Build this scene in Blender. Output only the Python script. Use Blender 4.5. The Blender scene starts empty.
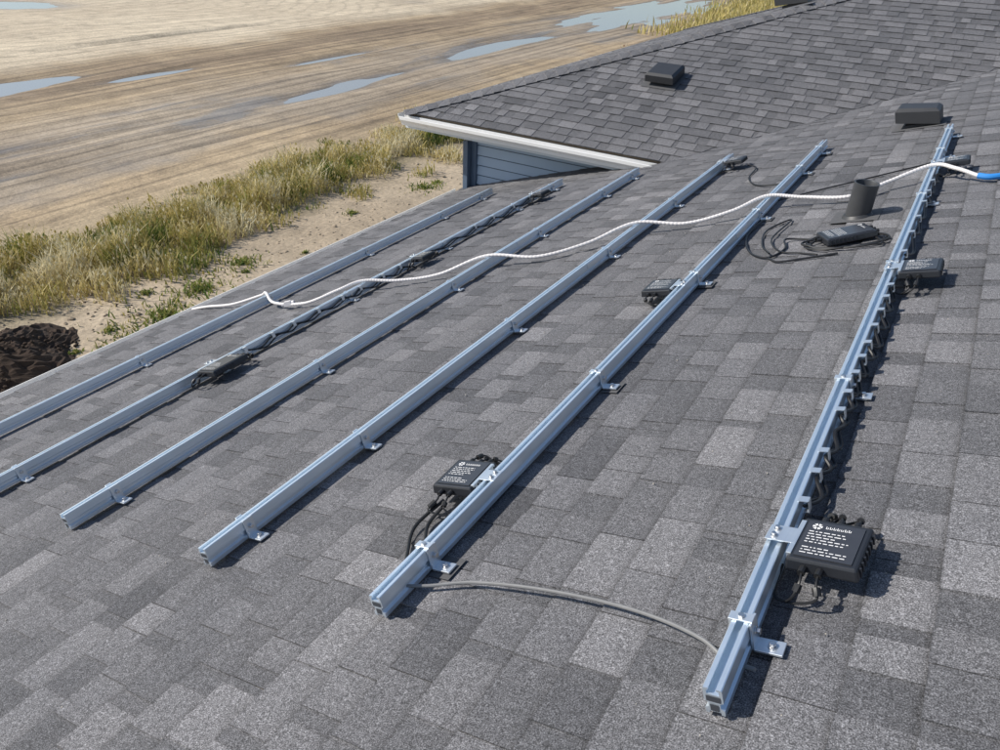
import bpy, bmesh, math, random
from mathutils import Vector, Matrix, noise, Euler
random.seed(7)
S=math.radians(18.435); CS=math.cos(S); SN=math.sin(S)
CAMZ=5.94
scene=bpy.context.scene
col=scene.collection
O=Vector((.411,0,4.707))
FR=Matrix.Translation(O)@Matrix.Rotation(-S,4,'Y')      # roof frame: x upslope, y along rails, z normal

# ---------------------------------------------------------------- materials
def newmat(name):
    m=bpy.data.materials.new(name); m.use_nodes=True
    nt=m.node_tree; b=nt.nodes['Principled BSDF']
    return m,nt,b
def nd(nt,t,**k):
    n=nt.nodes.new(t)
    for a,v in k.items(): setattr(n,a,v)
    return n
def mixc(nt,fac,a,b,mode='MIX'):
    n=nt.nodes.new('ShaderNodeMix'); n.data_type='RGBA'; n.blend_type=mode
    for sock,v in ((n.inputs[0],fac),(n.inputs[6],a),(n.inputs[7],b)):
        if hasattr(v,'is_output'): nt.links.new(v,sock)
        elif isinstance(v,(int,float)): sock.default_value=v
        else: sock.default_value=(*v,1)
    return n.outputs[2]
def tex(nt,scale,detail=4,rough=.55,vec=None,dist=0):
    n=nd(nt,'ShaderNodeTexNoise'); n.inputs['Scale'].default_value=scale
    n.inputs['Detail'].default_value=detail; n.inputs['Roughness'].default_value=rough
    n.inputs['Distortion'].default_value=dist
    if vec: nt.links.new(vec,n.inputs['Vector'])
    return n.outputs['Fac']
def ramp(nt,fac,stops,interp='LINEAR'):
    n=nd(nt,'ShaderNodeValToRGB'); e=n.color_ramp.elements; n.color_ramp.interpolation=interp
    while len(e)<len(stops): e.new(.5)
    for el,(p,c) in zip(e,stops):
        el.position=p; el.color=(c,c,c,1) if isinstance(c,(int,float)) else (*c,1)
    nt.links.new(fac,n.inputs[0]); return n.outputs[0]
def math_(nt,op,a,b=0,c=None):
    n=nd(nt,'ShaderNodeMath',operation=op)
    for i,v in enumerate((a,b,c)):
        if v is None: continue
        if hasattr(v,'is_output'): nt.links.new(v,n.inputs[i])
        else: n.inputs[i].default_value=v
    return n.outputs[0]
def bump(nt,b,h,strength,dist):
    n=nd(nt,'ShaderNodeBump'); n.inputs['Strength'].default_value=strength; n.inputs['Distance'].default_value=dist
    nt.links.new(h,n.inputs['Height']); nt.links.new(n.outputs[0],b.inputs['Normal']); return n
def ocoord(nt): return nd(nt,'ShaderNodeTexCoord').outputs['Object']

def simple(name,c,rough=.5,metal=0,var=.15,nscale=20,bmp=0,spec=.5):
    m,nt,b=newmat(name)
    v=ocoord(nt); f=tex(nt,nscale,3,.6,v)
    c1=mixc(nt,f,tuple(x*(1-var) for x in c),tuple(min(1,x*(1+var)) for x in c))
    nt.links.new(c1,b.inputs['Base Color'])
    b.inputs['Roughness'].default_value=rough; b.inputs['Metallic'].default_value=metal
    b.inputs['Specular IOR Level'].default_value=spec
    if bmp: bump(nt,b,tex(nt,nscale*6,2,.5,v),bmp,.002)
    return m

EXP=.143
# shingles
M_SH,nt,b=newmat('asphalt_shingle')
v=ocoord(nt)
at=nd(nt,'ShaderNodeAttribute',attribute_name='tone')
base=ramp(nt,at.outputs['Fac'],[(0,(.060,.061,.066)),(.3,(.104,.105,.111)),(.6,(.152,.152,.159)),(1,(.225,.223,.230))])
g1=tex(nt,300,1,.8,v); g2=tex(nt,80,2,.75,v); lo=tex(nt,.6,5,.7,v)
gr=ramp(nt,g1,[(.34,.40),(.5,.95),(.62,1.38),(.70,2.2)])
c=mixc(nt,1.0,base,gr,'MULTIPLY')
c=mixc(nt,1.0,c,ramp(nt,g2,[(.3,.68),(.7,1.28)]),'MULTIPLY')
c=mixc(nt,1.0,c,ramp(nt,lo,[(.3,(.84,.84,.855)),(.7,(1.17,1.14,1.12))]),'MULTIPLY')
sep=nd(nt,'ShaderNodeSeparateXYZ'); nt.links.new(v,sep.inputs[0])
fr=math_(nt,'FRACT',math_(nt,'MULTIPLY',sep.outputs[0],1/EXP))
c=mixc(nt,1.0,c,ramp(nt,fr,[(0,.85),(.04,1.03),(.6,1.0),(.88,.92),(.97,.68),(1,.62)]),'MULTIPLY')  # printed tab band plus contact shadow and dirt below each butt, painted in
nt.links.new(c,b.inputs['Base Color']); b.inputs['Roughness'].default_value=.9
b.inputs['Specular IOR Level'].default_value=.4
bump(nt,b,g1,.6,.003)

def metal(name,c,rough,met=1):
    m,nt,b=newmat(name); v=ocoord(nt)
    mp=nd(nt,'ShaderNodeMapping'); mp.inputs['Scale'].default_value=(220,1.5,220); nt.links.new(v,mp.inputs[0])
    st=tex(nt,1,3,.6,mp.outputs[0]); sm=tex(nt,14,3,.6,v)
    nt.links.new(mixc(nt,st,tuple(x*.88 for x in c),c),b.inputs['Base Color'])
    b.inputs['Metallic'].default_value=met
    r=math_(nt,'MULTIPLY_ADD',sm,.25,rough-.12); nt.links.new(r,b.inputs['Roughness'])
    bump(nt,b,st,.1,.001)
    return m
M_AL=metal('anodised_aluminium',(.80,.89,.97),.36,.78)
M_AL2=metal('mill_aluminium',(.84,.89,.93),.38,.85)
M_STEEL=metal('stainless_bolt',(.7,.7,.7),.3)
M_ENDSHADE=simple('rail_end_shade',(.05,.055,.065),.6)
M_BLK=simple('black_housing',(.020,.022,.027),.38,0,.2,30,.1)
M_BLK2=simple('black_cable',(.014,.014,.015),.45)
M_LAB=simple('white_print',(.75,.75,.75),.5,0,.05)
M_LABD=simple('label_film',(.04,.043,.052),.3)
M_WHT=simple('white_jacket',(.70,.67,.66),.5,0,.12,60)
M_GRY=simple('gray_jacket',(.20,.20,.20),.32,0,.2,50)
M_BLUE=simple('blue_plastic',(.03,.22,.6),.4)
M_FLASH=simple('flashing',(.085,.085,.088),.8,0,.3,60)
M_PIPE=simple('abs_pipe',(.05,.052,.056),.45,0,.3,15)
M_VENT=simple('vent_plastic',(.034,.035,.038),.5,0,.2,10)
M_GUT=simple('gutter_paint',(.78,.77,.75),.4,0,.05,3)
M_FAS=simple('fascia_paint',(.60,.64,.68),.5,0,.04,3)
M_TRIM=simple('corner_trim',(.09,.13,.19),.5,0,.1,5)
M_SID=simple('vinyl_siding',(.36,.45,.56),.5,0,.05,4)
M_LAPSHADE=simple('siding_lap_shadow',(.10,.135,.18),.6,0,.05,4)
M_DECK=simple('roof_deck_edge',(.12,.09,.06),.8)
M_HEAP=simple('dark_soil',(.045,.028,.018),1,0,.5,3,1)
M_CLOD=simple('dry_clods',(.33,.265,.19),1,0,.3,3,.5)
M_CHIP=simple('roof_grit',(.36,.33,.29),.9,0,.4,30)

# ---------------------------------------------------------------- mesh helpers
class MB:
    def __init__(s): s.v=[];s.f=[];s.m=[];s.t=[]
    def add(s,vs,fs,mi=0,t=.5):
        o=len(s.v); s.v+= [tuple(x) for x in vs]
        for f in fs: s.f.append(tuple(i+o for i in f)); s.m.append(mi); s.t.append(t)
    def box(s,a,b,mi=0,t=.5,M=None,taper=0):
        x0,y0,z0=a;x1,y1,z1=b;q=taper
        vs=[(x0,y0,z0),(x1,y0,z0),(x1,y1,z0),(x0,y1,z0),(x0+q,y0+q,z1),(x1-q,y0+q,z1),(x1-q,y1-q,z1),(x0+q,y1-q,z1)]
        if M: vs=[M@Vector(p) for p in vs]
        s.add(vs,[(0,3,2,1),(4,5,6,7),(0,1,5,4),(1,2,6,5),(2,3,7,6),(3,0,4,7)],mi,t)
    def cyl(s,c,r,h,mi=0,n=16,M=None,r2=None,cap=True):
        r2=r if r2 is None else r2
        vs=[];
        for k,(rr,z) in enumerate(((r,0),(r2,h))):
            for i in range(n):
                a=2*math.pi*i/n; vs.append(Vector((c[0]+rr*math.cos(a),c[1]+rr*math.sin(a),c[2]+z)))
        if M: vs=[M@p for p in vs]
        fs=[(i,(i+1)%n,n+(i+1)%n,n+i) for i in range(n)]
        if cap: fs+=[tuple(range(n))[::-1],tuple(range(n,2*n))]
        s.add(vs,fs,mi)
    def extr(s,prof,y0,y1,mi=0,cap=True,M=None):
        n=len(prof); vs=[Vector((x,y0,z)) for x,z in prof]+[Vector((x,y1,z)) for x,z in prof]
        if M: vs=[M@p for p in vs]
        fs=[(i,n+i,n+(i+1)%n,(i+1)%n) for i in range(n)]
        if cap: fs+=[tuple(range(n)),tuple(range(n,2*n))[::-1]]
        s.add(vs,fs,mi)
    def tube(s,pts,r,mi=0,n=8):
        pts=[Vector(p) for p in pts]; L=len(pts); vs=[]
        up=Vector((0,0,1))
        for i,p in enumerate(pts):
            t=(pts[min(i+1,L-1)]-pts[max(i-1,0)]).normalized()
            a=t.cross(up)
            if a.length<.05: a=t.cross(Vector((1,0,0)))
            a.normalize(); b_=a.cross(t); rr=r(i) if callable(r) else r
            for k in range(n):
                q=2*math.pi*k/n; vs.append(p+a*rr*math.cos(q)+b_*rr*math.sin(q))
        fs=[(i*n+k,i*n+(k+1)%n,(i+1)*n+(k+1)%n,(i+1)*n+k) for i in range(L-1) for k in range(n)]
        fs+=[tuple(range(n))[::-1],tuple(range((L-1)*n,L*n))]
        s.add(vs,fs,mi)
    def obj(s,name,mats,M=None,parent=None,smooth=False,tone=False,bevel=0,fixn=True):
        me=bpy.data.meshes.new(name); me.from_pydata(s.v,[],s.f)
        for m in mats: me.materials.append(m)
        me.polygons.foreach_set('material_index',s.m)
        if tone:
            a=me.attributes.new('tone','FLOAT','FACE'); a.data.foreach_set('value',s.t)
        if fixn:
            bm=bmesh.new(); bm.from_mesh(me); bmesh.ops.recalc_face_normals(bm,faces=bm.faces); bm.to_mesh(me); bm.free()
        me.update()
        ob=bpy.data.objects.new(name,me); col.objects.link(ob)
        if M is not None: ob.matrix_world=M
        if parent: 
            ob.parent=parent
            ob.matrix_parent_inverse=PINV[parent.name] if parent.name in PINV else Matrix()
        if smooth:
            me.shade_smooth() if hasattr(me,'shade_smooth') else None
            try: me.set_sharp_from_angle(angle=math.radians(35))
            except Exception: pass
        if bevel:
            md=ob.modifiers.new('bev','BEVEL'); md.width=bevel; md.segments=2; md.limit_method='ANGLE'
        return ob
PINV={}
def empty(name,M=Matrix()):
    e=bpy.data.objects.new(name,None); e.empty_display_size=.2; col.objects.link(e); e.matrix_world=M; PINV[name]=M.inverted(); PINV[e.name]=M.inverted(); return e
def catmull(pts,k=8):
    pts=[Vector(p) for p in pts]; P=[pts[0]*2-pts[1]]+pts+[pts[-1]*2-pts[-2]]; out=[]
    for i in range(1,len(P)-2):
        a,b_,c_,d=P[i-1],P[i],P[i+1],P[i+2]
        for j in range(k):
            t=j/k; out.append(.5*((2*b_)+(c_-a)*t+(2*a-5*b_+4*c_-d)*t*t+(3*b_-a-3*c_+d)*t**3))
    out.append(pts[-1]); return out

# ---------------------------------------------------------------- house
house=empty('house')
def shingles(name,M,s0,s1,lims,seed):
    rnd=random.Random(seed); mb=MB(); i=0; s=s0
    while s<s1-.02:
        a=s; b_=min(s+EXP,s1); bo=min(b_+.03,s1)
        ya,yA=lims(a); yb,yB=lims(bo)
        lo=min(ya,yb); hi=max(yA,yB)
        def C(y,x):
            l,h=lims(x); return max(l,min(h,y))
        def quad(y0,y1,xa,xb,za,zb,t,skirt=.0):
            if y1-y0<.004: return
            p=[(xa,C(y0,xa),za),(xa,C(y1,xa),za),(xb,C(y1,xb),zb),(xb,C(y0,xb),zb)]
            if abs(p[0][1]-p[1][1])<.003 and abs(p[2][1]-p[3][1])<.003: return
            q=[(xa,p[0][1],za-skirt),(xa,p[1][1],za-skirt),(xb,p[2][1],zb-skirt),(xb,p[3][1],zb-skirt)]
            mb.add(p+q,[(0,3,2,1),(0,1,5,4),(1,2,6,5),(3,0,4,7)],0,t)
        # base strips
        y=lo-rnd.random()*.9
        while y<hi:
            w=.95+rnd.random()*.1
            tn=.30+rnd.random()*.14
            quad(max(y,lo),min(y+w-.003,hi),a,bo,.0065+rnd.random()*.001,.0012,tn,.006)
            y+=w
        # laminated tabs
        y=lo-rnd.random()*.3
        while y<hi:
            w=rnd.choice((.10,.13,.15,.17,.19,.21,.25))*(.92+rnd.random()*.16)
            g=rnd.choice((.004,.005,.005,.05,.08,.11,.13))
            tn=min(1,max(0,rnd.gauss(.56,.125)))
            if rnd.random()<.08: tn*=.66
            quad(max(y,lo),min(y+w,hi),a-rnd.random()*.002,b_+.008,.0115+rnd.random()*.0018,.0055,tn,.0045)
            y+=w+g
        s+=EXP; i+=1
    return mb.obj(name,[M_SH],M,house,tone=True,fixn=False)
VE,VR=-6.006,2.39
def lim_main(x):
    return (-5.0, 8.0 if x< -3.09 else min(12.8,.9487*x+10.52))
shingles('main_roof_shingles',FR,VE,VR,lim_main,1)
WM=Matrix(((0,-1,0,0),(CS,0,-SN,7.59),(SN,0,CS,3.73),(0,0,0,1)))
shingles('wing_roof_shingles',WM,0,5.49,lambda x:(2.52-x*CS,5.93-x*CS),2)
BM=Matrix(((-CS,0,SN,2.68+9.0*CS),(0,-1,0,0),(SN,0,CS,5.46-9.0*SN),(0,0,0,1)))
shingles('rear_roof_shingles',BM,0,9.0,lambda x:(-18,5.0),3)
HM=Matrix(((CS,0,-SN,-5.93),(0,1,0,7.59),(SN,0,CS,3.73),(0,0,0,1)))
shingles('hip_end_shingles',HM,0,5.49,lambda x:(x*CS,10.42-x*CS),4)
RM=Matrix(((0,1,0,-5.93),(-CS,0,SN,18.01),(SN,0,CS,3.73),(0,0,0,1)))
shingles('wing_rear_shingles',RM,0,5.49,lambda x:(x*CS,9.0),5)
# decks under shingles
mb=MB()
def slab(mb,poly,M,th,mi=0):
    n=len(poly)
    vs=[M@Vector((x,y,-.001)) for x,y in poly]+[M@Vector((x,y,-th)) for x,y in poly]
    mb.add(vs,[tuple(range(n)),tuple(range(2*n-1,n-1,-1))]+[(i,(i+1)%n,n+(i+1)%n,n+i) for i in range(n)],mi)
slab(mb,[(VE+.01,-4.98),(VR,-4.98),(VR,12.78),(-3.09,7.6),(-3.09,7.99),(VE+.01,7.99)],FR,.03)
slab(mb,[(.01,2.53),(5.48,2.52-5.2),(5.48,5.93-5.2),(.01,5.92)],WM,.03)
slab(mb,[(.01,.01),(5.48,5.2),(.01,10.4)],HM,.03)
slab(mb,[(.01,.01),(5.48,5.2),(5.48,9.),(.01,9.)],RM,.03)
slab(mb,[(.01,-18),(8.99,-18),(8.99,4.98),(.01,4.98)],BM,.03)
mb.obj('roof_deck',[M_DECK],None,house)
# ridge/hip caps
def caps(name,p0,p1,nl,nr,seed):
    rnd=random.Random(seed); p0=Vector(p0);p1=Vector(p1); d=(p1-p0); L=d.length; d.normalize()
    mb=MB(); k=int(L/.14); up=Vector((0,0,1)); 
    for i in range(k):
        a=p0+d*(i*L/k); b_=a+d*(L/k+.04)
        l=(Vector(nl)); r=Vector(nr)
        vs=[]
        for q,h in ((a,.026),(b_,.014)):
            vs+=[q+l*.14+up*(h-.002),q+up*h,q+r*.14+up*(h-.002)]
        vs+=[a+l*.14+up*.0,a+up*.004,a+r*.14+up*.0]
        mb.add(vs,[(0,1,4,3),(1,2,5,4),(6,7,1,0),(7,8,2,1)],0,min(1,max(0,rnd.gauss(.6,.12))))
    mb.obj(name,[M_SH],None,house,tone=True)
apex=(-5.93+5.21,12.8,5.467)
def side(v): return Vector(v).normalized()
caps('hip_cap',(-5.93,7.59,3.735),apex,side((.7,-.7,0))+Vector((0,0,-.235)),side((-.7,.7,0))+Vector((0,0,-.235)),3)
caps('hip_cap',(-5.93,18.01,3.735),apex,side((.7,.7,0))+Vector((0,0,-.235)),side((-.7,-.7,0))+Vector((0,0,-.235)),4)
caps('ridge_cap',apex,(2.68,12.8,5.467),Vector((0,-1,-.333)),Vector((0,1,-.333)),5)
caps('ridge_cap',(2.68,-5,5.467),(2.68,12.8,5.467),Vector((-1,0,-.333)),Vector((1,0,-.333)),6)
# walls: siding with laps (each course ends in a recessed strip, painted dark as lap shadow)
mb=MB()
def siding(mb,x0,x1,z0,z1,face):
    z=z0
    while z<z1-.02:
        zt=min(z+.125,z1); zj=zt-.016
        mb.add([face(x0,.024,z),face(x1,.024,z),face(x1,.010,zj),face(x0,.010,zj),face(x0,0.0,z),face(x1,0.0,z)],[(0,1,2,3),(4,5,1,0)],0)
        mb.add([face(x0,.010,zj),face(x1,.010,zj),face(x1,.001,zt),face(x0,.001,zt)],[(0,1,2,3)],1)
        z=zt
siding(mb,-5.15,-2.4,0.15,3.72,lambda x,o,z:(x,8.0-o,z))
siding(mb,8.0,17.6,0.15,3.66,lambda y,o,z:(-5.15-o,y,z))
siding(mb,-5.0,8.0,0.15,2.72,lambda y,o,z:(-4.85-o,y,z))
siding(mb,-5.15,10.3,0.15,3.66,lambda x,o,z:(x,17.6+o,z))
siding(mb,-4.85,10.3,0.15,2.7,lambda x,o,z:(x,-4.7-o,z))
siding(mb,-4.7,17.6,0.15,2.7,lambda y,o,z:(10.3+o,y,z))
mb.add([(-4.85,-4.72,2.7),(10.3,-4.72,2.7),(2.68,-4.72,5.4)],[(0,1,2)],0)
mb.obj('siding_walls',[M_SID,M_LAPSHADE],None,house,fixn=False)
mb=MB()
mb.box((-5.14,8.01,0),(10.29,17.59,3.6)); mb.box((-4.84,-4.69,0),(10.29,8.0,2.6))
mb.obj('wall_core',[simple('foundation_concrete',(.3,.3,.29),.9)],None,house)
mb=MB()
mb.box((-5.20,7.95,0),(-5.10,8.05,3.5)); mb.box((-4.90,-4.76,0),(-4.80,-4.66,2.6))
mb.box((-5.18,8.0,3.44),(-2.0,7.955,3.56))
mb.box((-5.24,7.86,0.1),(-5.17,7.94,3.45))
mb.obj('corner_trim',[M_TRIM],None,house,bevel=.005)
mb=MB()
mb.box((-5.90,7.62,3.55),(-2.2,7.99,3.565)); mb.box((-5.90,7.99,3.55),(-5.12,18.0,3.565))
mb.box((-5.28,-4.9,2.62),(-4.86,7.98,2.635))
mb.box((-5.91,7.60,3.548),(-2.1,7.618,3.70)); mb.box((-5.925,7.60,3.548),(-5.912,18.0,3.70))
mb.box((-5.285,-4.95,2.60),(-5.265,7.98,2.775))
mb.obj('fascia_soffit',[M_FAS],None,house)
def gutter(name,M,L0,L1):
    mb=MB(); prof=[(0,0),(0,-.105),(-.07,-.105),(-.085,-.07),(-.115,-.035),(-.118,0),(-.108,0.003),(-.106,-.006),(-.112,-.01),(-.08,-.068),(-.066,-.099),(-.006,-.099),(-.006,0)]
    mb.extr(prof,L0,L1,0,True,M); mb.obj(name,[M_GUT],None,house)
gutter('eave_gutter',Matrix.Translation((-5.288,0,2.785)),-4.95,7.93)
gutter('wing_gutter',Matrix.Translation((0,7.598,3.70))@Matrix.Rotation(math.radians(90),4,'Z')@Matrix.Scale(-1,4,(0,1,0)),-5.93,-2.45)
gutter('wing_end_gutter',Matrix.Translation((-5.927,0,3.70)),7.60,18.0)

# ---------------------------------------------------------------- rails
RAILS=[(-.494,1.04,6.92),(-1.43,1.05,7.05),(-2.235,1.06,7.05),(-3.17,1.05,7.05),(-4.06,1.05,7.08),(-5.02,1.05,7.15)]
prof=[(-.02,0),(-.02,.013),(-.012,.018),(-.012,.029),(-.02,.034),(-.02,.066),(-.018,.068),(-.0085,.068),(-.0085,.064),(-.013,.062),(-.013,.052),(.013,.052),(.013,.062),(.0085,.064),(.0085,.068),(.018,.068),(.02,.066),(.02,.034),(.012,.029),(.012,.018),(.02,.013),(.02,0),(.012,0),(.012,.006),(-.012,.006),(-.012,0)]
ZR=.022
STEPS={0:[1.25,2.45,3.65,4.85,6.05,6.75],1:[1.28,2.46,3.67,4.88,6.10,6.8],2:[1.24,1.86,3.07,4.29,5.5,6.7],3:[1.27,2.53,3.80,5.0,6.2,6.85],4:[1.27,2.5,3.7,4.9,6.1,6.85],5:[1.3,2.56,3.75,4.95,6.15,6.9]}
rails=[]
for i,(v0,u0,u1) in enumerate(RAILS):
    M=FR@Matrix.Translation((v0,u0,0))
    L=u1-u0
    mb=MB(); mb.extr([(x,z+ZR) for x,z in prof],0,L,0)
    for e,yy in ((-1,-.0012),(1,L+.0012)):  # dark quads over the solid ends paint in the shade of hollow chambers
        mb.add([(-.009,yy,ZR+.009),(.009,yy,ZR+.009),(.009,yy,ZR+.026),(-.009,yy,ZR+.026)],[(0,1,2,3)],1)
        mb.add([(-.015,yy,ZR+.034),(.015,yy,ZR+.034),(.015,yy,ZR+.048),(-.015,yy,ZR+.048)],[(0,1,2,3)],1)
    sp=[2.1,3.3,2.9,3.6,2.6,3.2][i]
    mb.box((-.0235,sp,ZR+.036),(-.0202,sp+.22,ZR+.062),2); mb.box((.0202,sp,ZR+.036),(.0235,sp+.22,ZR+.062),2)
    ob=mb.obj('mounting_rail',[M_AL,M_ENDSHADE,M_AL2],M,None,bevel=0)
    PINV[ob.name]=M.inverted()
    rails.append(ob)
    mf=MB()
    for u in STEPS[i]:
        y=u-u0
        if i==1: mf.box((-.03,y-.04,.0142),(.095,y+.055,.0158),1)
        mf.box((.021,y-.021,.019),(.085,y+.021,.025),0)
        mf.box((.021,y-.021,.019),(.0265,y+.021,.092),0)
        mf.cyl((.060,y,.013),.017,.006,0,14)
        mf.cyl((.060,y,.025),.011,.003,2,14); mf.cyl((.060,y,.028),.008,.008,2,6)
        Mb=Matrix.Translation((.0265,y,.062))@Matrix.Rotation(math.radians(90),4,'Y')
        mf.cyl((0,0,0),.010,.003,2,12,Mb); mf.cyl((0,0,.003),.008,.009,2,6,Mb)
        mf.box((-.027,y-.013,.05),(-.0205,y+.013,.093),0)
        if i<2:
            mf.box((-.027,y-.013,.0905),(.0265,y+.013,.0945),0)
            mf.cyl((0,y,.0945),.008,.006,2,6)
    mf.obj('l_foot',[M_AL2,M_FLASH,M_STEEL],M,ob,bevel=.0012)

# ---------------------------------------------------------------- power optimisers
def optimiser(name,uc,vc,w,side,rail_v,rot=0,sx=.165,sy=.175,cables=True,seed=0):
    rnd=random.Random(seed)
    M=FR@Matrix.Translation((vc,uc,w))@Matrix.Rotation(math.radians(rot),4,'Z')
    e=empty(name,M); 
    mb=MB(); hx,hy=sx/2,sy/2
    mb.box((-hx,-hy,-.034),(hx,hy,0),0,taper=.004)
    mb.obj('housing',[M_BLK],M,e,bevel=.006)
    mb=MB()
    for k in range(7):
        mb.box((hx-.003,-hy+.02+k*.021,-.03),(hx+.0015,-hy+.026+k*.021,-.006),0)
    mb.obj('rim_ribs',[M_BLK],M,e)
    mb=MB()
    mb.box((-hx+.018,-hy+.018,.0005),(hx-.018,hy-.018,.0025),0)
    z=.0035
    for r in range(9):
        x=-hx+.028; yy=-hy+.030+r*.0105
        if r in (3,): continue
        end=hx-.03-rnd.random()*.05
        while x<end:
            l=.004+rnd.random()*.012; l=min(l,end-x)
            mb.add([(x,yy,z),(x+l,yy,z),(x+l,yy+.003,z),(x,yy+.003,z)],[(0,1,2,3)],1); x+=l+.004
    lx,ly=-hx+.042,hy-.038
    for k in range(6):
        a=k*math.pi/3
        p=[(lx+.012*math.cos(a+q),ly+.012*math.sin(a+q),z) for q in (-.35,.35)]+[(lx+.004*math.cos(a+q),ly+.004*math.sin(a+q),z) for q in (.35,-.35)]
        mb.add(p,[(0,1,2,3)],1)
    x=lx+.02
    for k in range(7):
        hgt_=rnd.choice((.007,.010,.010)); 
        mb.add([(x,ly-.005,z),(x+.0018,ly-.005,z),(x+.0018,ly-.005+hgt_,z),(x,ly-.005+hgt_,z)],[(0,1,2,3)],1)
        mb.add([(x+.0018,ly-.005,z),(x+.006,ly-.005,z),(x+.006,ly-.0035,z),(x+.0018,ly-.0035,z)],[(0,1,2,3)],1)
        mb.add([(x+.0045,ly-.0035,z),(x+.006,ly-.0035,z),(x+.006,ly+.002,z),(x+.0045,ly+.002,z)],[(0,1,2,3)],1); x+=.0085
    mb.obj('label',[M_LABD,M_LAB],M,e,fixn=False)
    mb=MB()
    if rail_v is not None:
        a=-side
        x0=a*hx; x1=(rail_v-vc)
        xa,xb=sorted((x0-a*.01,x1+a*.02))
        mb.box((xa,-.03,-.0),(xb,.03,.003),0)
        for yy in (-.014,.014): 
            mb.cyl((x1,yy,.003),.009,.003,1,12); mb.cyl((x1,yy,.006),.006,.007,1,6)
        xa,xb=sorted((x0,x0-a*.012)); mb.box((xa,-hy+.02,-.02),(xb,hy-.02,.0028),0)
        mb.obj('mount_bracket',[M_AL2,M_STEEL],M,e,bevel=.001)
    mb=MB()
    sset=((-hx*.45,hy,1),(hx*.0,hy,1),(hx*.45,hy,1),(hx*.0,-hy,-1),(-hx*.45,-hy,-1))
    for k,(gx,gy,sg) in enumerate(sset):
        Mg=Matrix.Translation((gx,gy,-.018))@Matrix.Rotation(math.radians(-90*sg),4,'X')
        mb.cyl((0,0,0),.009,.022,0,10,Mg)
        if cables:
            tx=-hx*side-side*.012
            pts=[(gx,gy+sg*.015,-.018),(gx+rnd.uniform(-.006,.010),gy+sg*.045,-.024),(gx+rnd.uniform(-.02,.01)*side,gy+sg*(.060+.03*rnd.random()),-w+.05),(gx*.5+tx*.5,gy+sg*(.055+rnd.random()*.02),-w+.026),(tx,gy+sg*(.02+.03*rnd.random()),-w+.026),(tx-.01*side,gy-sg*.05,-w+.035)]
            cp=catmull(pts,6); mb.tube(cp,.0034,0,6)
            mp=len(cp)//4; mb.tube(cp[mp:mp+4],.0095,0,8)
    mb.obj('leads',[M_BLK2],M,e,smooth=True)
    return e
optimiser('power_optimizer',1.545,-.368,.098,1,-.494,-4,seed=1)
optimiser('power_optimizer',3.56,-.372,.098,1,-.494,0,seed=2)
optimiser('power_optimizer',5.62,-.372,.098,1,-.494,2,sx=.15,sy=.15,seed=3)
optimiser('power_optimizer',1.66,-1.55,.088,-1,-1.43,2,seed=4)
optimiser('power_optimizer',3.50,-1.55,.088,-1,-1.43,0,seed=5)
optimiser('power_optimizer',6.72,-2.10,.098,1,-2.235,0,seed=6)
optimiser('power_optimizer',2.46,-3.94,.10,1,-4.06,0,sx=.17,sy=.26,seed=7)
optimiser('power_optimizer',4.50,-3.96,.098,1,-4.06,0,sx=.13,seed=8)
optimiser('power_optimizer',6.45,-3.96,.098,1,-4.06,0,sx=.13,seed=9)
optimiser('power_optimizer',4.30,-.80,.062,1,None,-62,sx=.2,sy=.26,cables=False,seed=10)

# ---------------------------------------------------------------- cables (roof coordinates)
def cable(name,pts,r,mat,n=8,k=10,ribbed=False):
    mb=MB(); cp=catmull(pts,k)
    mb.tube(cp,(lambda i:r*(1.0 if i%2 else .86)) if ribbed else r,0,n); return mb.obj(name,[mat],FR,None,smooth=not ribbed)
W=[(-6.10,3.74,.0),(-5.8,3.70,.03),(-5.44,3.70,.04),(-5.15,3.78,.075),(-5.02,3.74,.106),(-4.80,3.62,.06),(-4.45,3.62,.045),(-4.2,3.74,.09),(-4.06,3.88,.107),(-3.80,3.98,.06),(-3.5,4.09,.05),(-3.17,4.27,.107),(-2.8,4.34,.05),(-2.5,4.54,.06),(-2.235,4.78,.107),(-1.9,4.85,.05),(-1.62,4.98,.07),(-1.43,5.14,.107),(-1.2,5.15,.07),(-.92,5.14,.045),(-.72,5.32,.07),(-.494,5.47,.107),(-.36,5.38,.09),(-.24,5.29,.05)]
cable('white_conduit',W,.0125,M_WHT,10,26,True)
mb=MB(); mb.box((-.03,-.02,-.015),(.03,.02,.02),0,taper=.005); mb.tube([(-.05,0,0),(.05,0,0)],.017,0,10)
mb.obj('conduit_coupling',[M_WHT],FR@Matrix.Translation((-4.62,3.60,.055))@Matrix.Rotation(.5,4,'Z'),None)
mb=MB(); mb.tube(catmull([(-.24,5.29,.05),(-.18,5.27,.04),(-.1,5.29,.035)],4),.018,0,10); mb.tube(catmull([(-.1,5.29,.035),(-.02,5.22,.02),(.1,5.25,.018),(.25,5.15,.02)],6),.009,0,8)
mb.obj('blue_connector',[M_BLUE],FR,None,smooth=True)
cable('gray_cable',[(-1.42,1.16,.04),(-1.36,1.19,.03),(-1.25,1.235,.03),(-1.1,1.255,.035),(-.95,1.265,.035),(-.8,1.265,.032),(-.68,1.25,.03),(-.58,1.22,.03),(-.52,1.19,.02),(-.45,1.17,.03)],.005,M_GRY)
cable('black_cable',[(-1.38,4.80,.03),(-1.40,4.55,.02),(-1.34,4.30,.02),(-1.25,4.12,.02),(-1.15,4.06,.02),(-1.10,4.20,.02),(-1.13,4.34,.03),(-1.05,4.36,.02),(-.92,4.30,.02)],.006,M_BLK2)
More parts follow.
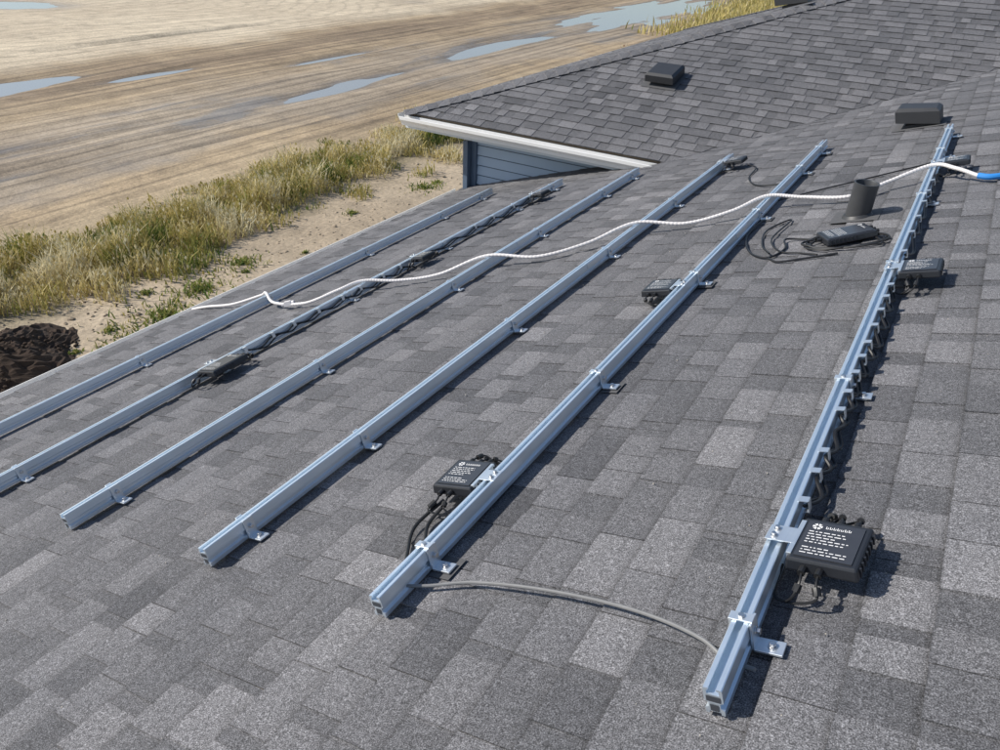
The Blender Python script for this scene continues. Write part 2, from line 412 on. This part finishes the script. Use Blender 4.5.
cable('black_cable',[(-1.16,4.10,.03),(-1.25,4.3,.02),(-1.3,4.6,.02),(-1.2,4.8,.02),(-1.22,4.4,.025),(-1.12,4.16,.02),(-1.0,4.1,.02),(-.9,4.05,.02)],.005,M_BLK2)
pc=[]
for k in range(60):
    a=k/60*2*math.pi*2.6; r=.15+.02*math.sin(k*.7)
    pc.append((-.80+1.25*r*math.cos(a)+.01*math.sin(k),4.24+.82*r*math.sin(a),.020+.012*(k%7)/7))
cable('cable_coil',pc,.006,M_BLK2,6,3)
cable('black_cable',[(-1.15,4.04,.02),(-1.08,3.97,.02),(-.95,4.0,.02),(-.8,4.05,.02)],.006,M_BLK2)
cable('black_cable',[(-2.0,6.72,.03),(-1.9,6.6,.02),(-1.85,6.2,.02),(-1.7,5.9,.02),(-1.5,5.8,.03)],.006,M_BLK2)
cable('black_cable',[(-1.40,5.3,.03),(-1.2,5.5,.02),(-.9,5.7,.02),(-.6,5.9,.02),(-.5,5.95,.03)],.005,M_BLK2)
cable('black_cable',[(-1.57,1.55,.05),(-1.60,1.42,.03),(-1.54,1.30,.02),(-1.48,1.22,.03),(-1.455,1.12,.04)],.006,M_BLK2)
cable('black_cable',[(-1.55,1.53,.05),(-1.56,1.44,.03),(-1.50,1.34,.03),(-1.46,1.25,.05)],.006,M_BLK2)
def cliprun(i,v0,u0,u1,step,seed,out=1.0):
    rnd=random.Random(seed); mb=MB(); pts=[]; u=u0
    while u<u1:
        pts.append((v0+.010+rnd.uniform(-.002,.003),u,.070)); 
        pts.append((v0+.014+(.012+rnd.uniform(-.004,.012))*out,u+step*.5,.046+rnd.uniform(-.012,.010)))
        if rnd.random()<.85:
            mb.box((v0-.004,u-.012,.0905),(v0+.024,u+.012,.0925),1)
            mb.box((v0+.022,u-.012,.060),(v0+.024,u+.012,.0925),1)
            mb.box((v0+.008,u-.012,.058),(v0+.024,u+.012,.0602),1)
        u+=step*(.75+.5*rnd.random())
    mb.tube(catmull(pts,6),.0055,0,7)
    mb.tube(catmull([(a+.004,b+.04,c-.012) for a,b,c in pts],6),.005,0,7)
    mb.obj('clipped_cable_run',[M_BLK2,M_AL2],FR,rails[i],smooth=True)
cliprun(0,-.474,1.72,3.45,.145,1)
cliprun(0,-.474,3.8,5.5,.26,2,.6)
cliprun(4,-4.04,2.7,4.4,.22,3,.5)
cliprun(4,-4.04,4.7,6.4,.3,5,.4)

# ---------------------------------------------------------------- vents and pipe
PV=(-.826,4.767,0)
P=FR@Vector(PV)
MP=Matrix.Translation(P)
e=empty('plumbing_vent_pipe',MP)
mb=MB(); n=28
def ring(r,z): return [Vector((r*math.cos(2*math.pi*i/n),r*math.sin(2*math.pi*i/n),z)) for i in range(n)]
rings=[(.068,-.05),(.068,.212),(.0695,.216),(.062,.216),(.060,.212),(.060,.0)]
vs=[];fs=[]
for r,z in rings: vs+=ring(r,z)
for k in range(len(rings)-1):
    fs+=[(k*n+i,k*n+(i+1)%n,(k+1)*n+(i+1)%n,(k+1)*n+i) for i in range(n)]
fs.append(tuple(range((len(rings)-1)*n,len(rings)*n)))
mb.add(vs,fs); mb.obj('pipe',[M_PIPE],MP,e,smooth=True)
mb=MB(); MF=FR@Matrix.Translation(PV)
mb.box((-.13,-.12,.0142),(.13,.12,.0158),0)
mb.cyl((0.005,0,.0158),.086,.016,1,24,None,.074,True)
mb.obj('flashing_boot',[M_FLASH,M_VENT],MF,e,smooth=True)
def roof_vent(M,s=1,hs=1.0):
    e=empty('roof_vent',M)
    mb=MB(); mb.box((-.22*s,-.20*s,.012),(.22*s,.20*s,.016),1)
    w=.165*s; x0=-.19*s; x1=.17*s; h0=.135*s*hs; h1=.10*s*hs
    top=[(x0,-w,h0),(x1,-w,h1),(x1,w,h1),(x0,w,h0)]; 
    t2=[(x0+.025,-w+.025,h0+.026),(x1-.025,-w+.025,h1+.026),(x1-.025,w-.025,h1+.026),(x0+.025,w-.025,h0+.026)]
    bot=[(x0,-w,h0*.45),(x1,-w,.02),(x1,w,.02),(x0,w,h0*.45)]
    mb.add(bot+top+t2,[(0,1,5,4),(1,2,6,5),(2,3,7,6),(3,0,4,7),(4,5,9,8),(5,6,10,9),(6,7,11,10),(7,4,8,11),(8,9,10,11),(0,3,2,1)],0)
    mb.box((-.12*s,-.12*s,.016),(.13*s,.12*s,.04*s),0)
    mb.obj('hood',[M_VENT,M_FLASH],M,e,bevel=.008)
sx=(9.13-7.59)/CS
roof_vent(WM@Matrix.Translation((sx,3.2,0)),1.05)
roof_vent(FR@Matrix.Translation((-.76,7.55,0)),.92,1.35)
roof_vent(HM@Matrix.Translation((3.75,3.92,0.03)),1.15)

# grit lying on the roof
def clod(mb,rnd,x,y,z,s_,mi=0):
    n_=6; vs=[(x,y,z+s_*.8)]
    for lv,(rr,zz) in enumerate(((.8,.45),(1.,0),(.7,-.5))):
        for i in range(n_):
            a=2*math.pi*(i+lv*.5)/n_; q=s_*rr*rnd.uniform(.7,1.2); vs.append((x+q*math.cos(a),y+q*math.sin(a),z+s_*zz))
    fs=[(0,1+i,1+(i+1)%n_) for i in range(n_)]
    for lv in range(2):
        fs+=[(1+lv*n_+i,1+(lv+1)*n_+i,1+(lv+1)*n_+(i+1)%n_,1+lv*n_+(i+1)%n_) for i in range(n_)]
    mb.add(vs,fs,mi)
rnd=random.Random(33); mb=MB()
for k in range(330):
    clod(mb,rnd,rnd.uniform(-5.8,.8),.3+5.5*rnd.random()**1.5,.011,rnd.uniform(.0012,.0038))
mb.obj('roof_grit',[M_CHIP],FR,None)

# ---------------------------------------------------------------- terrain
def sm(a,b_,x):
    t=max(0,min(1,(x-a)/(b_-a))); return t*t*(3-2*t)
PUD=[(-28.4,13.4,1.2,4.6),(-27.0,19.5,.45,2.6),(-50,27,5,3.6),(-21.3,57,3.8,13),(-20.3,22,.55,3.6),(-21.1,34,1.0,6.),(-31.5,11,.5,2.6),(-24.6,27,.35,4.0)]
def hgt(x,y):
    if x>-7 and -8<y<20: return -.02
    h=.07*noise.noise((x*.12,y*.12,0))+.035*noise.noise((x*.5,y*.35,3))+.015*noise.noise((x*1.9,y*1.2,5))
    rw=sm(-16,-17.5,x)*(1-sm(-29,-31,x))
    h+=rw*(.035*math.sin(x*3.1+1.2*noise.noise((x*.1,y*.08,7))*6)+.035*noise.noise((x*2.6,y*.25,9)))
    h=h*.7+.02
    for px,py,a,b_ in PUD:
        d=((x-px)/a)**2+((y-py)/b_)**2
        if d<4: h-=.15*math.exp(-d*1.1)
    if x<-34: h+=.25*max(-.1,noise.noise((x*.06,y*.06,11)))
    return h*sm(-6.5,-8.5,x) if x>-9 else h
def axis(a,b_,st,pre,post): 
    out=list(pre); x=a
    while x<b_: out.append(x); x+=st
    return out+list(post)
xs=axis(-60,-8,.22,(-900,-400,-200,-120,-85),(-7.7,-7,0,12,30,80,300,900))
ys=axis(-4,80,.4,(-900,-300,-80,-25,-10),(82,90,110,150,300,900))
vs=[(x,y,hgt(x,y) if -60<=x<-7 and -4<=y<=80 else 0) for y in ys for x in xs]
nx=len(xs); fs=[(j*nx+i,j*nx+i+1,(j+1)*nx+i+1,(j+1)*nx+i) for j in range(len(ys)-1) for i in range(nx-1)]
M_G,nt,b=newmat('bare_ground')
v=ocoord(nt); sep=nd(nt,'ShaderNodeSeparateXYZ'); nt.links.new(v,sep.inputs[0])
n1=tex(nt,.22,4,.6,v); n2=tex(nt,1.3,5,.65,v); n3=tex(nt,11,3,.7,v); n0=tex(nt,.12,4,.6,v)
xx=math_(nt,'ADD',sep.outputs[0],math_(nt,'MULTIPLY_ADD',n1,6,-3))
xx=math_(nt,'ADD',xx,math_(nt,'MULTIPLY_ADD',n2,1.6,-.8))
fx=math_(nt,'MULTIPLY_ADD',xx,1/40,1.0)   # -40..0 -> 0..1
sand=(.58,.49,.36); mud=(.38,.29,.185); mudd=(.25,.185,.12); road=(.35,.285,.21); pale=(.44,.36,.26); und=(.15,.13,.07)
n=nd(nt,'ShaderNodeValToRGB'); e_=n.color_ramp.elements
st=[(0,sand),(.20,sand),(.26,mud),(.31,mudd),(.38,mud),(.44,road),(.55,road),(.58,mud),(.64,(.40,.32,.21)),(.66,und),(.71,pale),(1,pale)]
while len(e_)<len(st): e_.new(.5)
for el,(p_,c_) in zip(e_,st): el.position=p_; el.color=(*c_,1)
nt.links.new(fx,n.inputs[0]); base=n.outputs[0]
mp=nd(nt,'ShaderNodeMapping'); mp.inputs['Scale'].default_value=(2.2,.06,1); nt.links.new(v,mp.inputs[0])
tr=tex(nt,1,5,.65,mp.outputs[0],.6)
trc=ramp(nt,tr,[(.32,.58),(.5,1.0),(.68,1.28)])
msk=ramp(nt,fx,[(0,.45),(.2,.6),(.26,1.),(.6,1.),(.64,.15),(1,.15)])
c=mixc(nt,msk,base,mixc(nt,1.0,base,trc,'MULTIPLY'))
# paired wheel ruts with lug marks
wv2=nd(nt,'ShaderNodeTexWave',wave_type='BANDS',bands_direction='X'); wv2.inputs['Scale'].default_value=.55; wv2.inputs['Distortion'].default_value=5; wv2.inputs['Detail'].default_value=3; wv2.inputs['Detail Scale'].default_value=.12
nt.links.new(v,wv2.inputs['Vector'])
rt=ramp(nt,wv2.outputs['Fac'],[(0,.66),(.14,.98),(1,1.03)])
rtm=ramp(nt,fx,[(.1,.3),(.25,.9),(.58,.9),(.63,0.)])
c=mixc(nt,rtm,c,mixc(nt,1.0,c,rt,'MULTIPLY'))
def ruts(loc,scale,dist):
    wv=nd(nt,'ShaderNodeTexWave',wave_type='RINGS',rings_direction='Z'); wv.inputs['Scale'].default_value=scale; wv.inputs['Distortion'].default_value=dist; wv.inputs['Detail'].default_value=4; wv.inputs['Detail Scale'].default_value=.22; wv.inputs['Detail Roughness'].default_value=.7
    mp2=nd(nt,'ShaderNodeMapping'); mp2.inputs['Location'].default_value=loc; nt.links.new(v,mp2.inputs[0]); nt.links.new(mp2.outputs[0],wv.inputs['Vector']); return wv.outputs['Fac']
w1=ramp(nt,ruts((52,-30,0),.28,14),[(0,.80),(.2,1.0),(1,1.04)])
wm=ramp(nt,n0,[(.38,0.),(.60,1.)])
msk2=ramp(nt,fx,[(0,1.),(.2,1.),(.26,.5),(.4,0.)])
c=mixc(nt,math_(nt,'MULTIPLY',msk2,wm),c,mixc(nt,1.0,c,w1,'MULTIPLY'))
c=mixc(nt,1.0,c,ramp(nt,n0,[(.3,(.76,.73,.70)),(.6,(1.06,1.05,1.03))]),'MULTIPLY')
c=mixc(nt,1.0,c,ramp(nt,n2,[(.25,.68),(.5,1.0),(.75,1.14)]),'MULTIPLY')
c=mixc(nt,1.0,c,ramp(nt,n3,[(.3,.76),(.7,1.18)]),'MULTIPLY')
wz=nd(nt,'ShaderNodeClamp')
wzz=math_(nt,'MULTIPLY_ADD',sep.outputs[2],-18,-.5); wzz=math_(nt,'ADD',wzz,math_(nt,'MULTIPLY_ADD',n2,1.2,-.6)); nt.links.new(wzz,wz.inputs[0])
mp3=nd(nt,'ShaderNodeMapping'); mp3.inputs['Scale'].default_value=(.5,.10,1); nt.links.new(v,mp3.inputs[0])
film=tex(nt,1,6,.68,mp3.outputs[0],.5)
film=math_(nt,'ADD',film,math_(nt,'MULTIPLY_ADD',n2,.18,-.09))
rmask=ramp(nt,fx,[(.36,0.),(.43,1.),(.53,1.),(.58,0.)])
fm=math_(nt,'MULTIPLY',rmask,ramp(nt,film,[(.49,0.),(.60,.85)]))
wetn=math_(nt,'MAXIMUM',wz.outputs[0],fm)
far=math_(nt,'LESS_THAN',sep.outputs[0],-12)
wetn=math_(nt,'MULTIPLY',wetn,far)
c=mixc(nt,wetn,c,mixc(nt,1.0,c,(.68,.70,.75),'MULTIPLY'))
nt.links.new(c,b.inputs['Base Color'])
r=math_(nt,'MULTIPLY_ADD',wetn,-.68,.95); nt.links.new(r,b.inputs['Roughness'])
bh=math_(nt,'ADD',n3,math_(nt,'MULTIPLY',tr,1.5))
bn=bump(nt,b,bh,.5,.05)
nt.links.new(math_(nt,'MULTIPLY_ADD',wetn,-.42,.5),bn.inputs['Strength'])
mb=MB(); mb.add(vs,fs); g=mb.obj('ground',[M_G],None,None,smooth=False,fixn=False); g.data.shade_smooth()

M_W,nt,b=newmat('muddy_water')
v=ocoord(nt); b.inputs['Base Color'].default_value=(.30,.29,.27,1); b.inputs['Roughness'].default_value=.08; b.inputs['IOR'].default_value=1.33
b.inputs['Specular IOR Level'].default_value=1.0
bump(nt,b,tex(nt,3,3,.5,v),.05,.02)
for k,(px,py,a,b_) in enumerate(PUD):
    mb=MB(); n_=40; q=1.3
    vs=[(px+q*a*math.cos(2*math.pi*i/n_),py+q*b_*math.sin(2*math.pi*i/n_),-.058-.004*k) for i in range(n_)]
    mb.add(vs,[tuple(range(n_))]); mb.obj('puddle',[M_W],None,None,fixn=False)

# dirt heap
mb=MB(); nr,na=26,80; hx,hy=-10.9,4.15; vs=[(hx,hy,.50)]; 
for r in range(1,nr+1):
    for a in range(na):
        th=2*math.pi*a/na; rr=r/nr*1.15*(1+.25*noise.noise((math.cos(th)*1.3,math.sin(th)*1.3,2)))
        x=hx+rr*math.cos(th)*.9;y=hy+rr*math.sin(th)*1.1; t=r/nr
        vs.append((x,y,.44*(1-t**1.4)*(1+.35*noise.noise((x*2,y*2,1)))+.09*noise.noise((x*5,y*5,4))*(1-t*.5)+.05*noise.noise((x*13,y*13,4))+.03*noise.noise((x*30,y*30,4))-(.1 if r==nr else 0)))
fs=[(0,1+a,1+(a+1)%na) for a in range(na)]+[(1+(r-1)*na+a,1+r*na+a,1+r*na+(a+1)%na,1+(r-1)*na+(a+1)%na) for r in range(1,nr) for a in range(na)]
mb.add(vs,fs)
rnd=random.Random(4)
for k in range(900):
    th=rnd.random()*6.28; rr=2.2*rnd.random()**.7; x=hx+rr*math.cos(th)*.9;y=hy+rr*math.sin(th)*1.1; s_=rnd.uniform(.010,.036)
    z=max(0,.44*(1-(rr/1.15)**1.4)) if rr<1.15 else 0; clod(mb,rnd,x,y,z,s_)
mb.obj('dirt_heap',[M_HEAP],None,None)
mb=MB(); rnd=random.Random(14)
for k in range(1700):
    x=rnd.uniform(-12.2,-6.5); y=rnd.uniform(2.5,24); clod(mb,rnd,x,y,hgt(x,y),rnd.uniform(.01,.035)*(1 if rnd.random()<.9 else 1.8))
mb.obj('dirt_clods',[M_CLOD],None,None)

# ---------------------------------------------------------------- weeds
M_WD,nt,b=newmat('weeds')
at=nd(nt,'ShaderNodeAttribute',attribute_name='tone')
n=nd(nt,'ShaderNodeValToRGB'); e_=n.color_ramp.elements
st=[(0,(.04,.08,.015)),(.2,(.10,.17,.035)),(.4,(.24,.26,.07)),(.58,(.46,.38,.13)),(.8,(.62,.52,.25)),(.93,(.74,.68,.50)),(1,(.38,.15,.07))]
while len(e_)<len(st): e_.new(.5)
for el,(p_,c_) in zip(e_,st): el.position=p_; el.color=(*c_,1)
nt.links.new(at.outputs['Fac'],n.inputs[0]); nt.links.new(n.outputs[0],b.inputs['Base Color']); b.inputs['Roughness'].default_value=.8
b.inputs['Specular IOR Level'].default_value=.2
tl=nd(nt,'ShaderNodeBsdfTranslucent'); nt.links.new(n.outputs[0],tl.inputs[0]); ms=nd(nt,'ShaderNodeMixShader'); ms.inputs[0].default_value=.25
nt.links.new(b.outputs[0],ms.inputs[1]); nt.links.new(tl.outputs[0],ms.inputs[2]); nt.links.new(ms.outputs[0],nt.nodes['Material Output'].inputs[0])
mb=MB(); rnd=random.Random(11)
def blade(x,y,z,h,w,t,lean=.5):
    a=rnd.random()*6.28; la=rnd.random()*6.28; ln=h*rnd.uniform(.1,lean)
    dx,dy=math.cos(a)*w/2,math.sin(a)*w/2; lx,ly=math.cos(la)*ln,math.sin(la)*ln
    mb.add([(x-dx,y-dy,z),(x+dx,y+dy,z),(x+dx*.8+lx*.35,y+dy*.8+ly*.35,z+h*.6),(x-dx*.8+lx*.35,y-dy*.8+ly*.35,z+h*.6),(x+lx,y+ly,z+h)],[(0,1,2,3),(3,2,4)],0,t)
def head(x,y,z,s_,t):
    for k in range(2):
        a=rnd.random()*6.28; dx,dy=math.cos(a)*s_,math.sin(a)*s_
        mb.add([(x-dx,y-dy,z),(x,y,z-s_*1.6),(x+dx,y+dy,z),(x,y,z+s_*1.6)],[(0,1,2,3)],0,t)
def strip_density(x,y):
    e=noise.noise((x*.3,y*.22,20))*.9+noise.noise((x*1.1,y*1.1,25))*.9
    c=-13.25; hw=1.6
    return 1-abs(x-c-noise.noise((0,y*.15,3))*.6)/hw + e*.8
cnt=0
for k in range(110000):
    y=1.5+ (rnd.random()**1.25)*46; x=rnd.uniform(-16.4,-10.4)
    if y>44: continue
    d=strip_density(x,y)
    if d<rnd.random()*.5: continue
    hh=.22+.42*min(1,max(0,d)); pn=noise.noise((x*.6,y*.4,31)); pn2=noise.noise((x*1.8,y*1.6,41))
    cl=noise.noise((x*1.3,y*1.1,50))
    h=hh*rnd.uniform(.3,1.0)*(1+1.1*cl)
    if h<.04: continue
    t=.57+.52*pn+.48*pn2+rnd.gauss(0,.09)+(h-.3)*.35
    if y>20 and pn>.08 and rnd.random()<.5: t=1.0
    elif rnd.random()<.08: t=.86
    t=min(.90,max(.04,t)) if t!=1.0 else 1.0
    z=hgt(x,y)-.02
    blade(x,y,z,h,rnd.uniform(.010,.026)*(1+y/45),t,.8)
    if rnd.random()<.35: head(x+rnd.uniform(-.08,.08),y+rnd.uniform(-.08,.08),z+h*rnd.uniform(.6,1),rnd.uniform(.012,.032),min(.92,t+.15) if t<1 else 1.)
    cnt+=1
    if cnt>46000: break
for k in range(9000):
    y=rnd.uniform(44,78); x=-14.0-(y-44)*.08+rnd.gauss(0,1.4)
    blade(x,y,-.02,rnd.uniform(.2,.6),rnd.uniform(.05,.09),min(.9,max(.3,.64+rnd.gauss(0,.12))))
mb.obj('weeds',[M_WD],None,None,tone=True,fixn=False)
mb=MB(); rnd=random.Random(21)
spots=[(-10.2,6.6,.7),(-10.6,7.6,.55),(-9.9,5.7,.4),(-10.9,8.8,.4),(-9.0,9.5,.25),(-9.6,11.8,.3),(-8.6,8.0,.2),(-8.2,11,.2),(-10.8,14.5,.35),(-9.2,16,.3),(-8.0,14,.25),(-9.9,19,.5)]
for i in range(40): spots.append((rnd.uniform(-11.3,-7),rnd.uniform(5,26),rnd.uniform(.05,.16)))
for (x,y,r_) in spots:
    for k in range(int(520*r_)+8):
        a=rnd.random()*6.28; q=r_*abs(rnd.gauss(0,.65)); px,py=x+q*math.cos(a),y+q*1.2*math.sin(a)
        blade(px,py,hgt(px,py)-.01,rnd.uniform(.03,.13)*(.6+r_),rnd.uniform(.02,.04),min(.8,max(.05,rnd.gauss(.36,.12))),1.2)
mb.obj('low_plants',[M_WD],None,None,tone=True,fixn=False)

# ---------------------------------------------------------------- world, sun, camera
L=Vector((.703,.355,-.616)).normalized()
elev=math.asin(-L.z); az=math.atan2(-L.x,-L.y)
w=bpy.data.worlds.new('World'); scene.world=w; w.use_nodes=True
nt=w.node_tree; bg=nt.nodes['Background']; sk=nt.nodes.new('ShaderNodeTexSky'); sk.sky_type='NISHITA'; sk.sun_disc=False
sk.sun_elevation=elev; sk.sun_rotation=az; sk.air_density=1.0; sk.dust_density=.8; sk.ozone_density=1.2
nt.links.new(sk.outputs[0],bg.inputs['Color']); bg.inputs['Strength'].default_value=.13
sd=bpy.data.lights.new('sun','SUN'); sd.energy=5.0; sd.angle=math.radians(.5); sd.color=(1,.95,.87)
so=bpy.data.objects.new('sun',sd); col.objects.link(so); so.rotation_euler=L.to_track_quat('-Z','Y').to_euler(); so.location=(-10,-5,20)
cd=bpy.data.cameras.new('camera'); cam=bpy.data.objects.new('camera',cd); col.objects.link(cam)
Rr=Vector((.852,.5196,.0379)); Ff=Vector((-.4259,.7339,-.531)).normalized(); Rr=(Rr-Ff*Rr.dot(Ff)).normalized(); Uu=Rr.cross(Ff).normalized()
cam.matrix_world=Matrix(((Rr.x,Uu.x,-Ff.x,0),(Rr.y,Uu.y,-Ff.y,0),(Rr.z,Uu.z,-Ff.z,CAMZ),(0,0,0,1)))
cd.sensor_width=36; cd.lens=27; cd.clip_end=3000; cd.clip_start=.05
scene.camera=cam
scene.view_settings.view_transform='Standard'; scene.view_settings.look='None'; scene.view_settings.exposure=0
